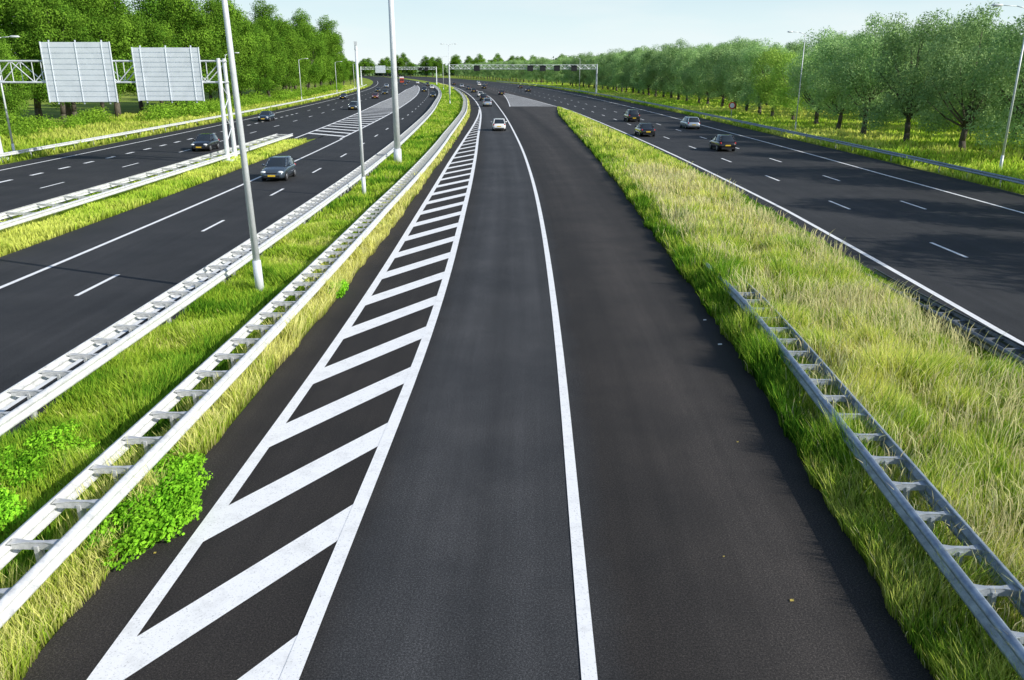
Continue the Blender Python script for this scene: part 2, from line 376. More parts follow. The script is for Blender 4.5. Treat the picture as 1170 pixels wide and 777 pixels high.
# ------------------------------------------------------------ leaf clouds
def leaf_cloud(blobs,per,ls,asp,cols,seed,flat=.42,cv=1.0):
    r=np.random.default_rng(seed); Vs=[];Cs=[]
    for (bx,by,bz,br) in blobs:
        n=int(per*(br**2)); d=r.normal(size=(n,3)); d/=np.linalg.norm(d,axis=1)[:,None]
        rad=br*r.uniform(.45,1.08,n)**.6; rad*=1+.22*np.sin(d[:,0]*5+bx)*np.sin(d[:,1]*6+by)
        p=d*rad[:,None]*[1,1,.85]+[bx,by,bz]
        nn=d*.7+r.normal(size=(n,3))*flat; nn/=np.linalg.norm(nn,axis=1)[:,None]
        t=np.cross(nn,r.normal(size=(n,3))); t/=np.linalg.norm(t,axis=1)[:,None]+1e-9; b=np.cross(nn,t)
        s=ls*r.uniform(.6,1.4,n)[:,None]
        q=np.stack([p-t*s*.5,p+b*s*.5*asp,p+t*s*.5,p-b*s*.5*asp],1)
        Vs.append(q.reshape(-1,3))
        kk=1+cv*r.uniform(-.25,.25); u=np.clip(r.uniform(0,1)*.6+r.uniform(0,1,n)*.5*cv,0,1)
        c=np.array(cols[0])[None]*(1-u[:,None])+np.array(cols[1])[None]*u[:,None]; c=c*kk*(1+cv*r.uniform(-.2,.2,n))[:,None]
        Cs.append(np.repeat(c,4,axis=0))
    V=np.concatenate(Vs); F=np.arange(len(V)).reshape(-1,4)
    return V,F,np.concatenate(Cs)
def make_tree(name,seed,h,r,trunk_h,trunk_r,z0,nb,br,per,ls,asp,cols,label,category,shape=1.0,flat=.42,cv=1.0,skirt=0):
    q=np.random.default_rng(seed); blobs=[]
    zc=(h+z0)/2; rz=(h-z0)/2
    for i in range(nb):
        d=q.normal(size=3); d/=np.linalg.norm(d); kk=q.uniform(.35,1)**.5
        zz=d[2]*kk; taper=1-.25*max(zz,0)*shape
        b=q.uniform(*br)
        blobs.append((d[0]*kk*(r-b*.7)*taper*q.uniform(.85,1.15),d[1]*kk*(r-b*.7)*taper*q.uniform(.85,1.15),zc+zz*(rz-b*.8),b))
    for i in range(skirt):
        a=q.uniform(0,6.28); b=q.uniform(*br)*.85; rr=r*q.uniform(.5,.85)
        blobs.append((math.cos(a)*rr,math.sin(a)*rr,z0+q.uniform(.4,2.4),b))
    V,F,Cc=leaf_cloud(blobs,per,ls,asp,cols,seed,flat,cv)
    root=bpy.data.objects.new(name,None); link(root,label=label,category=category)
    obj("crown",np_mesh("crown",V,F,Cc),M_leaf,parent=root)
    mb=MB(); pts=[Vector((0,0,-.1)),Vector((q.uniform(-.1,.1),q.uniform(-.1,.1),trunk_h*.5)),Vector((q.uniform(-.15,.15),q.uniform(-.15,.15),trunk_h))]
    mb.path(pts,[trunk_r*1.3,trunk_r,trunk_r*.95],9)
    top=pts[-1]; mb.tube(top,(top.x*1.1,top.y,zc+rz*.6),trunk_r*.7,trunk_r*.12,7)
    for i in q.choice(nb,min(nb,18),replace=False):
        b=Vector(blobs[i][:3]); st=top+Vector((0,0,max(0,(b.z-top.z))*q.uniform(0,.35)))
        mid=st.lerp(b,.5)+Vector((0,0,-.3)); mb.path([st,mid,b],[trunk_r*.42,trunk_r*.25,trunk_r*.07],5)
    obj("trunk",mb.mesh("trunk",[M_bark],True),parent=root)
    return root
WIL=((.21,.37,.12),(.48,.66,.28)); BIG=((.035,.125,.012),(.25,.44,.045)); LGT=((.24,.44,.06),(.50,.68,.14))
willows=[make_tree("willow_tree",20+i,12.6+i*.4,4.9,2.0,.27,1.5,90,(.8,1.6),215,.215,.44,WIL,"rounded soft green willow on the grass verge","willow tree",shape=.6,flat=.28,cv=.65,skirt=12) for i in range(3)]
bigs=[make_tree("tree",40+i,h,rr,4,.4,1.8,90,(1.3,2.7),115,.28,.7,BIG,"tall dense green broadleaf tree","tree",flat=.3,cv=.8) for i,(h,rr) in enumerate([(24,6.2),(27,6.8),(20,6.2)])]
bright=make_tree("willow_tree",61,11.6,4.6,2.0,.25,1.4,80,(.8,1.5),200,.21,.45,LGT,"fresh green rounded willow on the verge","willow tree",shape=.7,flat=.28,cv=.7,skirt=9)
def make_shrub(seed,r,h,cols,label,nb=16,ls=.2,per=150):
    q=np.random.default_rng(seed); bl=[]
    for i in range(nb):
        a=q.uniform(0,6.28); kk=q.uniform(0,1)**.5*r*.8; b=q.uniform(.3,.5)*h
        bl.append((math.cos(a)*kk,math.sin(a)*kk,q.uniform(.25,.65)*h*(1-.4*kk/r),b))
    V,F,Cc=leaf_cloud(bl,per,ls,.6,cols,seed)
    return obj("shrub",np_mesh("shrub",V,F,Cc),M_leaf,label=label,category="shrub")
used={}
def place(proto,x,y,rz,s,group):
    if proto.name not in used:
        used[proto.name]=1; proto.location=(x,y,0); proto.rotation_euler=(0,0,rz); proto.scale=(s if hasattr(s,'__len__') else (s,)*3); proto["group"]=group; return proto
    return copy_thing(proto,(x,y,0),rz,s,group=group)
q=np.random.default_rng(5)
trow=lin([(10,42),(80,41.8),(100,41.8),(162,46),(300,52),(450,54),(1000,60)])
for z,s in((9,1.25),(22,1.35),(35,1.25),(51,1.3)):
    x,y=P(42.5,z); place(willows[q.integers(0,3)],x,y,q.uniform(0,6.28),s,"row of willows beside the motorway")
z=67; 
while z<900:
    x,y=P(float(trow(z))+q.uniform(-.4,.4),z+q.uniform(-.6,.6))
    pr=willows[q.integers(0,3)]; 
    if 114<z<140: pr=bright
    s=q.uniform(.93,1.05)*(1 if z<200 else 1.12)
    place(pr,x,y,q.uniform(0,6.28),(s,s,s*q.uniform(.95,1.06)),"row of willows beside the motorway"); z+=q.uniform(8.6,10)*(1 if z<400 else 1.7)
z=66
while z<900:
    x,y=P(float(trow(z))+13+q.uniform(-1.5,1.5),z); pr=willows[q.integers(0,3)]
    place(pr,x,y,q.uniform(0,6.28),q.uniform(.9,1.08)*(1 if z<200 else 1.1),"row of willows beside the motorway"); z+=q.uniform(9.5,13)*(1 if z<400 else 2)
z=70
while z<900:
    x,y=P(float(trow(z))+30+q.uniform(-4,4),z); pr=[bigs[2],willows[0],willows[1]][q.integers(0,3)]
    place(pr,x,y,q.uniform(0,6.28),q.uniform(.62,.75) if pr is bigs[2] else q.uniform(1.1,1.3),"trees behind the willow row"); z+=q.uniform(9,13)*(1 if z<400 else 2)
for z in np.arange(112,325,8.5):
    x,y=P(-53-(6 if z<150 else 0)+q.uniform(-2.5,2.5),z+q.uniform(-2,2)); s=q.uniform(.72,1.12)*(1 if z>135 else .8)
    place(bigs[q.integers(0,3)],x,y,q.uniform(0,6.28),(min(s*1.05,1.05),)*2+(s,),"tall trees along the motorway")
for z in np.arange(120,325,12):
    x,y=P(-66+q.uniform(-3,3),z+q.uniform(-3,3)); place(bigs[q.integers(0,3)],x,y,q.uniform(0,6.28),q.uniform(.85,1.15),"tall trees along the motorway")
for (x,y,s) in [(-64,92,.50),(-70,104,.6),(-78,112,.66),(-58,86,.36),(-84,124,.6),(-60,100,.46),(-66,80,.42),(-74,92,.5)]:
    place(bigs[q.integers(0,3)],x,y,q.uniform(0,6.28),s,"tall trees along the motorway")
for z in np.arange(345,1000,16):
    x,y=P(-56+q.uniform(-6,3),z); place(bigs[q.integers(0,3)],x,y,q.uniform(0,6.28),q.uniform(.4,.6),"distant trees along the motorway")
for x in np.arange(-330,60,10.5):
    place(bigs[q.integers(0,3)],x+q.uniform(-4,4),1050+q.uniform(-50,50),q.uniform(0,6.28),(1.2,1.2,q.uniform(.8,1.1)),"distant trees on the horizon")
bl=[]
for i in range(900):
    x=q.uniform(-900,500); b=q.uniform(7,11); bl.append((x,1250+q.uniform(-30,30),q.uniform(3,14+6*math.sin(x*.012)),b))
V,F,Cc=leaf_cloud(bl,1.3,5.0,.8,((.12,.22,.10),(.24,.35,.16)),99)
obj("woodland",np_mesh("woodland",V,F,Cc),M_leaf,label="far-off belt of green woodland on the horizon",category="woodland",kind="stuff")
sh=[make_shrub(70+i,2.6,2.8,((.08,.20,.018),(.32,.52,.05)),"leafy green roadside shrub",ls=.2,per=130) for i in range(2)]
for z in np.arange(66,330,5.2):
    x,y=P(-50.5-(5 if z<120 else 0)+q.uniform(-1.5,1.5),z); place(sh[q.integers(0,2)],x,y,q.uniform(0,6.28),q.uniform(.6,1.4),"shrubs at the foot of the trees")
for z in np.arange(74,330,7):
    x,y=P(float(trow(z))+22+q.uniform(-2,2),z); place(sh[q.integers(0,2)],x,y,q.uniform(0,6.28),q.uniform(.9,1.4),"shrubs at the foot of the trees")
def plant(seed,x,y,r,h,lab,sx=1,sy=1,nb=28):
    o=make_shrub(seed,r,h,((.12,.38,.015),(.36,.72,.045)),lab,nb=nb,ls=.06,per=6500); o.name="leafy_plant"; o["category"]="plant"; o.location=(x,y,0); o.scale=(sx,sy,1)
plant(90,-6.2,12.4,1.0,.5,"bright green leafy weed mound spilling onto asphalt",1.0,2.0,64)
plant(91,-9.0,14.2,.9,.5,"bright green leafy weeds between guardrails",1,1.6,34)
plant(92,-8.7,11.8,.7,.5,"bright green leafy weeds between guardrails",1,1.4)
plant(93,-6.0,26.5,.6,.45,"small green leafy weed under guardrail",.7,1.7)

# ------------------------------------------------------------ guardrails
PROF=[(0,.155),(.055,.13),(.075,.10),(.075,.065),(.012,.015),(.012,-.015),(.075,-.065),(.075,-.10),(.055,-.13),(0,-.155)]
def beam_mesh(f,side,z0,z1,hf,ps=1.0):
    prof=[(side*u*ps,v*ps) for u,v in PROF]+[(side*(u*ps-.03*ps),v*.97*ps) for u,v in PROF[::-1]]
    Z=np.unique(np.concatenate([[z0],ZS[(ZS>z0)&(ZS<z1)],[z1],np.arange(max(z1-12,z0),z1,1.)]))
    V=[];kk=len(prof)
    for z in Z:
        x=float(C(z)+f(z)); h=hf(z)
        V+=[(x+u,z,h+v) for u,v in prof]
    F=[]
    for i in range(len(Z)-1):
        for j in range(kk):
            a=i*kk+j;b=i*kk+(j+1)%kk; F.append((a,b,b+kk,a+kk) if side>0 else (a,a+kk,b+kk,b))
    return np_mesh("beam",V,F)
def post_mesh(w,double,mt):
    m=MB(); m.box((0,0,.30),(.06,.11,.68)); m.box((.045,.04,.30),(.03,.012,.68))
    if double:
        h=w/2; top=.70
        pr=[(-h,-.085),(-h*.35,-.03),(h*.35,-.03),(h,-.085),(h,.085),(h*.35,.03),(-h*.35,.03),(-h,.085)]
        vs=[(x,y,top) for x,y in pr]+[(x,y,top-.012) for x,y in pr]
        m.add(vs,[tuple(range(8)),tuple(range(15,7,-1))]+[(i,(i+1)%8+0,(i+1)%8+8,i+8)[::-1] for i in range(8)])
        m.box((0,-.026,top-.07),(w*.96,.01,.10))
    else: m.box((w*.5,0,.6),(abs(w),.09,.16))
    return m.mesh("post",[mt])
def guardrail(fl,w,z0,z1,label,sp=1.17,term1=None,double=True,side=1,mb=None,mp=None,h0=.60,end=.08,pscale=1.0):
    mb=mb or M_galv; mp=mp or M_post
    fl=fl if callable(fl) else cst(fl)
    def hf(z):
        h=h0
        if term1 is not None and z>term1: t=(z-term1)/(z1-term1); h=h0-t*t*(3-2*t)*(h0-end)
        return h
    root=bpy.data.objects.new("guardrail",None); x,y=P(float(fl(z0)),z0); root.location=(x,y,0)
    link(root,label=label,category="guardrail",group="steel guardrails along the carriageways")
    inv=Matrix.Translation(Vector((-x,-y,0)))
    def part(n,me,m):
        o=obj(n,me,m,parent=root); o.matrix_parent_inverse=inv; return o
    if double:
        part("beam",beam_mesh(fl,-1,z0,z1,hf,pscale),mb); part("beam",beam_mesh(lambda z: fl(z)+w,1,z0,z1,hf,pscale),mb)
    else: part("beam",beam_mesh(fl,side,z0,z1,hf,pscale),mb)
    pm=post_mesh(w if double else -.06*side,double,mp); zs=[z for z in np.arange(z0+.4,z1-.3,sp) if z>6]
    near=zs[:98]; far=zs[98:]
    for z in near:
        o=bpy.data.objects.new("post",pm); col.objects.link(o); o.parent=root; o.matrix_parent_inverse=inv
        xx,yy=P(float(fl(z))+(w/2 if double else -.1*side),z); o.location=(xx,yy,0); o.rotation_euler=(0,0,-heading(z)); o.scale=(1,1,hf(z)/.6)
    if far:
        v0=np.array([v.co[:] for v in pm.vertices]); V=[];F=[]
        polys=[tuple(p.vertices) for p in pm.polygons]
        for z in far:
            xx,yy=P(float(fl(z))+(w/2 if double else -.1*side),z); b=len(V); V+=[(a[0]+xx,a[1]+yy,a[2]) for a in v0]; F+=[tuple(b+i for i in p) for p in polys]
        me=bpy.data.meshes.new("posts"); me.from_pydata(V,[],F); me.materials.append(mp)
        o=part("post",me,None); o["kind"]="stuff"
guardrail(lin([(0,-10.45),(60,-10.7),(182,-11.4),(600,-11.4)]),.8,4,420,"double beam galvanised guardrail with ladder-like spacers")
guardrail(lin([(0,-6.9),(40,-7.05),(90,-6.5),(140,-5.5),(200,-4.9),(600,-4.9)]),.78,4,330,"double beam galvanised guardrail beside hatched slip road")
guardrail(lin([(0,6.15),(8.5,6.45),(20,6.9),(33,7.35)]),.62,4,33,"shade-tinted blue-grey double beam guardrail sloping into tall grass",sp=.95,term1=22,mb=M_galv_shade,mp=M_post_shade,h0=.60,end=.22)
guardrail(lin([(0,12.3),(20,12.6),(30,12.9)]),.62,4,29.5,"short shade-darkened double beam guardrail buried in grass",sp=.95,term1=17,mb=M_galv_deep_shade,mp=M_post_deep_shade,h0=.42)
guardrail(cst(-24.4),1.6,20,90,"double beam white guardrail on grass strip",sp=2.66)
guardrail(lin([(0,-41.3),(150,-42),(600,-44)]),0,40,420,"single beam guardrail along the grassy bank",sp=4,double=False,side=1)
guardrail(lambda z: rc_R(z)+.6,0,25,560,"single beam guardrail below the willow row",sp=4,double=False,side=-1,mb=M_galv_shade)

# ------------------------------------------------------------ lamp posts and masts
def lamp(name,h,r0,r1,arms,arm_len,label,cat="street lamp"):
    root=bpy.data.objects.new(name,None); link(root,label=label,category=cat,group="lamp posts along the motorway")
    m=MB(); m.tube((0,0,-.1),(0,0,1.2),r0*1.25,r0*1.2,14); m.tube((0,0,1.2),(0,0,h),r0,r1,14); obj("pole",m.mesh("pole",[M_lamp],True),parent=root)
    if not arms:
        m=MB(); m.tube((0,0,h),(0,0,h+.25),r1*1.3,r1*1.0,10); m.box((0,0,h+.35),(r1*2.4,r1*2.4,.2)); obj("mast_head",m.mesh("mast_head",[M_lamp]),parent=root)
    for s in arms:
        m=MB(); m.path([(0,0,h-.3),(s*.25,0,h+.05),(s*arm_len*.5,0,h+.2),(s*arm_len,0,h+.25)],[r1,r1*.8,r1*.6,r1*.5],8); obj("arm",m.mesh("arm",[M_lamp],True),parent=root)
        m=MB(); x=s*(arm_len+.35); vs=[];
        for zz,kk in((.17,.6),(.24,1),(.34,.75)):
            vs+=[(x+math.cos(t)*.45*kk,math.sin(t)*.16*kk,h+zz) for t in np.linspace(0,2*math.pi,12,endpoint=False)]
        m.add(vs,[tuple(range(11,-1,-1)),tuple(range(24,36))]+[(a*12+i,a*12+(i+1)%12,a*12+12+(i+1)%12,a*12+12+i) for a in(0,1) for i in range(12)])
        obj("lamp_head",m.mesh("lamp_head",[M_lamp],True),parent=root)
    return root
L1=lamp("street_lamp",15,.115,.06,(-1,1),1.6,"tall slender grey lamp post between guardrails")
L1.location=(*P(-8.42,26.4),0); L1.rotation_euler=(0,R(-1.2),0)
copy_thing(L1,(*P(-8.0,182),0),-heading(182),(.75,.75,.82)); copy_thing(L1,(*P(-9,320),0),-heading(320),(.8,.8,.8))
MS2=lamp("mast",8.3,.10,.07,(),0,"thin grey pole between the guardrails","mast"); MS2.location=(*P(-8.8,48.6),0)
MST=lamp("mast",15.5,.26,.19,(),0,"thick white mast standing in the grass median","mast"); MST.location=(*P(-8.95,66.7),0)
L2=lamp("street_lamp",9.6,.09,.05,(1,),1.5,"grey lamp post with single arm on grassy bank"); L2.location=(*P(-42.7,71.6),0)
for z in(137,203,270,335): copy_thing(L2,(*P(-43-(z>150)*.8,z),0),-heading(z))
L3=lamp("street_lamp",11.3,.09,.05,(-1,),2.0,"grey lamp post with single arm beside willows"); L3.location=(*P(36.7,61.5),0)
for z in(103,310): copy_thing(L3,(*P(36.3+(z-100)*.02,z),0),-heading(z),(.8,.8,1))

# ------------------------------------------------------------ gantries
def gantry(x0,x1,y,zb,zt,depth,label,legs,signs,group,matrix=()):
    root=bpy.data.objects.new("sign_gantry",None); root.location=((x0+x1)/2,y,0); link(root,label=label,category="sign gantry",group=group)
    inv=Matrix.Translation(Vector((-(x0+x1)/2,-y,0)))
    def part(n,me,m=None):
        o=obj(n,me,m,parent=root); o.matrix_parent_inverse=inv; return o
    m=MB(); n=int((x1-x0)/(zt-zb)); 
    for yy in(y-depth/2,y+depth/2):
        for zz in(zb,zt): m.tube((x0,yy,zz),(x1,yy,zz),.07,.07,8)
        for i in range(n):
            a=x0+(x1-x0)*i/n; b=x0+(x1-x0)*(i+1)/n
            m.tube((a,yy,zb if i%2 else zt),(b,yy,zt if i%2 else zb),.04,.04,6); m.tube((a,yy,zb),(a,yy,zt),.035,.035,6)
    for i in range(n+1):
        a=x0+(x1-x0)*i/n
        for zz in(zb,zt): m.tube((a,y-depth/2,zz),(a,y+depth/2,zz),.035,.035,6)
    part("truss",m.mesh("truss",[M_lamp]))
    for lx in legs:
        m=MB()
        for yy in(y-depth/2,y+depth/2): m.tube((lx,yy+(yy-y)*.5,-.1),(lx,yy,zt+.2),.20,.15,10)
        for i in range(5):
            za=.4+i*(zb-.4)/5; zc=.4+(i+1)*(zb-.4)/5; s=1 if i%2 else -1
            m.tube((lx,y-s*depth*.65,za),(lx,y+s*depth*.65,zc),.04,.04,6)
        m.box((lx,y,.1),(.8,depth*1.9,.4))
        part("leg",m.mesh("leg",[M_lamp]))
    for (sx,w,z0,z1) in signs:
        m=MB(); yy=y-depth/2-.16; kk=11; hh=(z1-z0)/kk
        for i in range(kk): m.box((sx,yy,z0+hh*(i+.5)),(w,.07,hh-.05))
        for dx in(-w*.38,0,w*.38): m.box((sx+dx,yy+.085,(z0+z1)/2),(.09,.06,z1-z0+.3)); m.box((sx+dx,yy-.05,(z0+z1)/2),(.05,.04,z1-z0-.1))
        for dx in(-w*.5,w*.5): m.box((sx+dx,yy-.01,(z0+z1)/2),(.06,.11,z1-z0+.05))
        m.box((sx,yy+.025,(z0+z1)/2),(w-.1,.03,z1-z0-.02))
        part("sign_panel",m.mesh("sign_panel",[M_sign]))
    for (sx,w,z0,z1) in matrix:
        m=MB(); yy=y-depth/2-.3
        m.box((sx,yy,(z0+z1)/2),(w,.3,z1-z0)); m.box((sx,yy-.2,z1-.04),(w+.1,.3,.05)); m.box((sx,yy-.17,(z0+z1)/2),(w*.8,.03,(z1-z0)*.8)); m.tube((sx,yy,z1),(sx,yy+.4,z1+.3),.05,.05,6)
        part("matrix_sign",m.mesh("matrix_sign",[M_black]))
    return root
gantry(-42.8,-22.9,68,6.3,7.9,1.3,"steel lattice gantry carrying two white sign backs",(-42.6,-23.1),[(-34.1,5.4,4.8,9.3),(-27.1,5.2,4.9,8.9)],"sign gantries over the motorway")
c=float(C(260)); gantry(c-8,c+37,260,7.6,8.8,1.2,"wide lattice gantry with small dark signals",(c-8,c+37),[],"sign gantries over the motorway",[(c+o,1.8,7.0,8.6) for o in (0.5,16.7,20.5,24.8,30)])
c=float(C(430)); gantry(c-46,c-8,430,7.6,8.8,1.2,"distant lattice gantry over two carriageways",(c-46,c-8),[(c-36,5,6,9.5)],"sign gantries over the motorway",[(c+o,1.8,7.0,8.6) for o in (-28,-16,-13)])
def round_sign(x,y):
    root=bpy.data.objects.new("traffic_sign",None); root.location=(x,y,0); link(root,label="round red and white traffic sign on a thin post",category="traffic sign")
    m=MB(); m.tube((0,0,-.1),(0,0,2.7),.04,.04,8); obj("post",m.mesh("post",[M_post],True),parent=root)
    m=MB(); m.tube((0,-.05,2.5),(0,-.08,2.5),.48,.48,28,0); m.tube((0,-.081,2.5),(0,-.09,2.5),.33,.33,28,1); obj("sign_face",m.mesh("sign_face",[M_redpaint,M_white]),parent=root)
round_sign(*P(33.1,119))

# ------------------------------------------------------------ cars
def ring(hw,y,z0,z1,crown=.03):
    return [(0,y,z0),(hw*.80,y,z0),(hw*.94,y,z0+(z1-z0)*.12),(hw*.99,y,z0+(z1-z0)*.36),(hw,y,z0+(z1-z0)*.58),(hw*.975,y,z0+(z1-z0)*.8),(hw*.92,y,z1-.05),(hw*.80,y,z1-.005),(hw*.4,y,z1+crown*.8),(0,y,z1+crown)]
def make_car(style,colr,label,rough=.22,metal=.3):
    Lg,W,H={'hatch':(3.9,1.68,1.46),'sedan':(4.5,1.75,1.43),'wagon':(4.6,1.76,1.5),'suv':(4.5,1.82,1.72)}[style]
    belt=1.08 if style=='suv' else .93
    M_body=mat("car_paint",colr,rough,metal,.6,.9)
    root=bpy.data.objects.new("car",None); link(root,label=label,category="car",group="cars driving on the motorway")
    h=Lg/2; hw=W/2; gb=.2 if style!='suv' else .28; rear=belt-(.03 if style!='sedan' else .01)
    st=[(-h,.70,.40,rear-.26),(-h+.04,.84,.32,rear-.12),(-h+.14,.93,.25,rear-.03),(-h+.35,.98,gb+.01,rear),(-h+.8,1,gb,belt),(-.3,1,gb,belt),(h-1.35,1,gb,belt-.01),(h-1.0,.995,gb,belt-.04),(h-.6,.98,gb,belt-.10),(h-.3,.94,gb,belt-.17),(h-.12,.87,gb+.04,belt-.25),(h-.03,.76,.28,belt-.34),(h,.62,.36,belt-.42)]
    V=[];n=0
    for y,kk,a,b in st:
        r=ring(hw*kk,y,a,b); full=r+[(-x,yy,z) for x,yy,z in r[1:-1][::-1]]; n=len(full); V+=full
    F=[]
    for i in range(len(st)-1):
        for j in range(n): a=i*n+j;b=i*n+(j+1)%n; F.append((a,a+n,b+n,b))
    F.append(tuple(range(n))); F.append(tuple(range((len(st)-1)*n,len(st)*n))[::-1])
    mb=MB(); mb.add(V,F)
    yrb={'hatch':-h+.16,'sedan':-h+.85,'wagon':-h+.14,'suv':-h+.14}[style]; yrt={'hatch':-h+.62,'sedan':-h+1.45,'wagon':-h+.5,'suv':-h+.42}[style]
    yfb=h-1.10; yft=h-1.95 if style!='sedan' else h-2.0
    def sec(t):
        z=belt-.02+(H-.05-(belt-.02))*t; w=hw*(.93-.13*t-.06*t*t); y0=yrb+(yrt-yrb)*(.8*t+.2*t*t); y1=yfb+(yft-yfb)*(.8*t+.2*t*t)
        p=[]
        for sx,yy,sg in((1,y1,1),(-1,y1,1),(-1,y0,-1),(1,y0,-1)):
            a=[(sx*w,yy-sg*.30),(sx*(w-.08),yy-sg*.09),(sx*(w-.32),yy)]
            if (sx>0)==(sg<0): a=a[::-1]
            p+=a
        return [(x,y,z) for x,y in p]
    rings=[sec(0),sec(.33),sec(.67),sec(1)]; K=12
    gv=[v for r in rings for v in r]; gf=[(i*K+j,i*K+(j+1)%K,(i+1)*K+(j+1)%K,(i+1)*K+j) for i in range(3) for j in range(K)]
    gm=MB(); gm.add(gv,gf); obj("window",gm.mesh("window",[M_glass],True),parent=root)
    top=sec(1); cx=sum(p[1] for p in top)/12
    inner=[(x*.75,cx+(y-cx)*.8,H-.005) for x,y,z in top]; out=[(x*1.03,cx+(y-cx)*1.01,z-.015) for x,y,z in top]; mid=[(x*.96,cx+(y-cx)*.96,z+.03) for x,y,z in top]
    mb.add(out+mid+inner,[(a*12+j,a*12+(j+1)%12,a*12+12+(j+1)%12,a*12+12+j) for a in(0,1) for j in range(12)]+[tuple(range(24,36))])
    for j in(1,4,7,10):
        for i in range(3): mb.tube(rings[i][j],rings[i+1][j],.05-.002*i,.048-.002*i,6)
    for sx in(1,-1):
        for yy in((-.15,) if style=='hatch' else (.0,-h+1.1)):
            mb.tube((sx*hw*.935,yy,belt-.03),(sx*hw*.765,yy-.08,H-.05),.035,.035,6)
    obj("body",mb.mesh("body",[M_body],True),parent=root)
    m=MB(); m.box((0,h-.02,.36),(W*.62,.10,.14)); m.box((0,h-.08,.56 if style!='suv' else .68),(W*.42,.16,.10)); m.box((0,-h+.0,.33),(W*.7,.10,.14)); m.box((0,0,.2),(W*.9,Lg*.62,.1)); obj("bumper_trim",m.mesh("bumper_trim",[M_black]),parent=root)
    def ell(name,c,r,mt):
        m=MB(); nU,nV=10,6; vs=[]
        for a in range(nV+1):
            for b in range(nU):
                t=math.pi*a/nV; p=2*math.pi*b/nU; vs.append((c[0]+r[0]*math.sin(t)*math.cos(p),c[1]+r[1]*math.sin(t)*math.sin(p),c[2]+r[2]*math.cos(t)))
        m.add(vs,[(a*nU+b,a*nU+(b+1)%nU,(a+1)*nU+(b+1)%nU,(a+1)*nU+b) for a in range(nV) for b in range(nU)])
        obj(name,m.mesh(name,[mt],True),parent=root)
    for sx in(1,-1):
        ell("headlight",(sx*hw*.68,h-.17,belt-.29),(.21,.15,.09),M_lens)
        ell("tail_light",(sx*hw*.80,-h+.12,belt-.16),(.10,.10,.11),M_red)
        ell("mirror",(sx*(hw+.08),h-1.45,belt+.07),(.11,.07,.08),M_body)
    for yy,sg in((h+.035,1),(-h-.01,-1)):
        m=MB(); m.box((0,yy,.42 if sg>0 else .58),(.50,.03,.11)); obj("number_plate",m.mesh("number_plate",[M_plate]),parent=root)
    r=.31 if style!='suv' else .36
    for sx in(1,-1):
        for yy in(h-.82,-h+.78):
            w=bpy.data.objects.new("wheel",None); link(w,parent=root); w.location=(sx*(hw-.1),yy,r)
            m=MB(); 
            for a,b,ra,rb in((-.1,-.08,r*.9,r),(-.08,.08,r,r),(.08,.1,r,r*.9)): m.tube((a,0,0),(b,0,0),ra,rb,20)
            obj("tyre",m.mesh("tyre",[M_tyre],True),parent=w)
            m=MB(); m.tube((sx*.09,0,0),(sx*.106,0,0),r*.62,r*.58,16); 
            for i in range(5):
                t=i*2*math.pi/5; m.box((sx*.11,math.cos(t)*r*.3,math.sin(t)*r*.3),(.02,.06,r*.55),M=Matrix.Rotation(-t+math.pi/2,4,'X').to_3x3())
            obj("rim",m.mesh("rim",[M_rim]),parent=w)
            m=MB(); m.tube((sx*.0,0,.02),(sx*.085,0,.02),r*1.17,r*1.17,20); o=obj("wheel_arch",m.mesh("wheel_arch",[M_black]),parent=root); o.location=w.location
    return root
def put(root,off,z,away=True):
    x,y=P(off,z); root.location=(x,y,0); root.rotation_euler=(0,0,-heading(z)+(0 if away else math.pi)); return root
BLACK=(.014,.015,.018); WHITE=(.80,.81,.82); SILVER=(.46,.52,.60); NAVY=(.07,.095,.125); REDC=(.18,.012,.012); MARO=(.013,.011,.013)
cw=put(make_car('hatch',WHITE,"small white hatchback on the slip road",.3,0),-.15,106)
cb=put(make_car('sedan',BLACK,"black saloon car on the motorway"),16.6,97)
cs=put(make_car('suv',BLACK,"black off-road car on the motorway"),20.1,125)
cv=put(make_car('wagon',SILVER,"silver blue estate car on the motorway",.3,.5),24.9,109.5)
cm=put(make_car('hatch',MARO,"dark hatchback with red tail lights"),20.6,79)
ck=put(make_car('hatch',NAVY,"dark blue-grey oncoming hatchback",.25,.4),-16.2,57.5,False)
cn=put(make_car('hatch',BLACK,"black oncoming hatchback on the outer carriageway"),-28.6,79,False)
put(make_car('sedan',(.03,.05,.08),"dark blue saloon on the outer carriageway"),-34.6,126,False)
put(make_car('wagon',(.06,.07,.08),"dark grey estate car driving near hatching"),-26.4,163,False)
cr=put(make_car('hatch',REDC,"red hatchback on the outer carriageway"),-28.3,228,False)
put(make_car('suv',SILVER,"silver off-road car on the slip road",.3,.6),-.1,178)
cd=[cb,cs,cv,cm,cw,cn,ck]
for i,(o,z,aw) in enumerate([(.2,212,1),(.6,243,1),(8,262,1),(.8,290,1),(1.2,335,1),(1.0,380,1),(1.4,440,1),(8.5,350,1),(12.5,420,1),(20.5,300,1),(24.6,360,1),(16.7,430,1),(20.5,500,1),
        (-13,240,0),(-16.2,300,0),(-13,350,0),(-28.4,270,0),(-32.6,300,0),(-28.4,340,0),(-32.6,380,0),(-24,430,0),(-13,420,0),(-16,480,0),(-36.5,225,0),(-20,520,0),(-28,470,0)]):
    s=cd[(i*3+1)%7]; copy_thing(s,(*P(o,z),0),-heading(z)+(0 if aw else math.pi))
root=bpy.data.objects.new("lorry",None); root.location=(*P(-24.5,500),0); root.rotation_euler=(0,0,-heading(500)+math.pi); link(root,label="white box lorry with red cab",category="lorry")
m=MB(); m.box((0,-2,2.2),(2.5,8,2.9)); obj("box_body",m.mesh("box_body",[M_white]),parent=root)
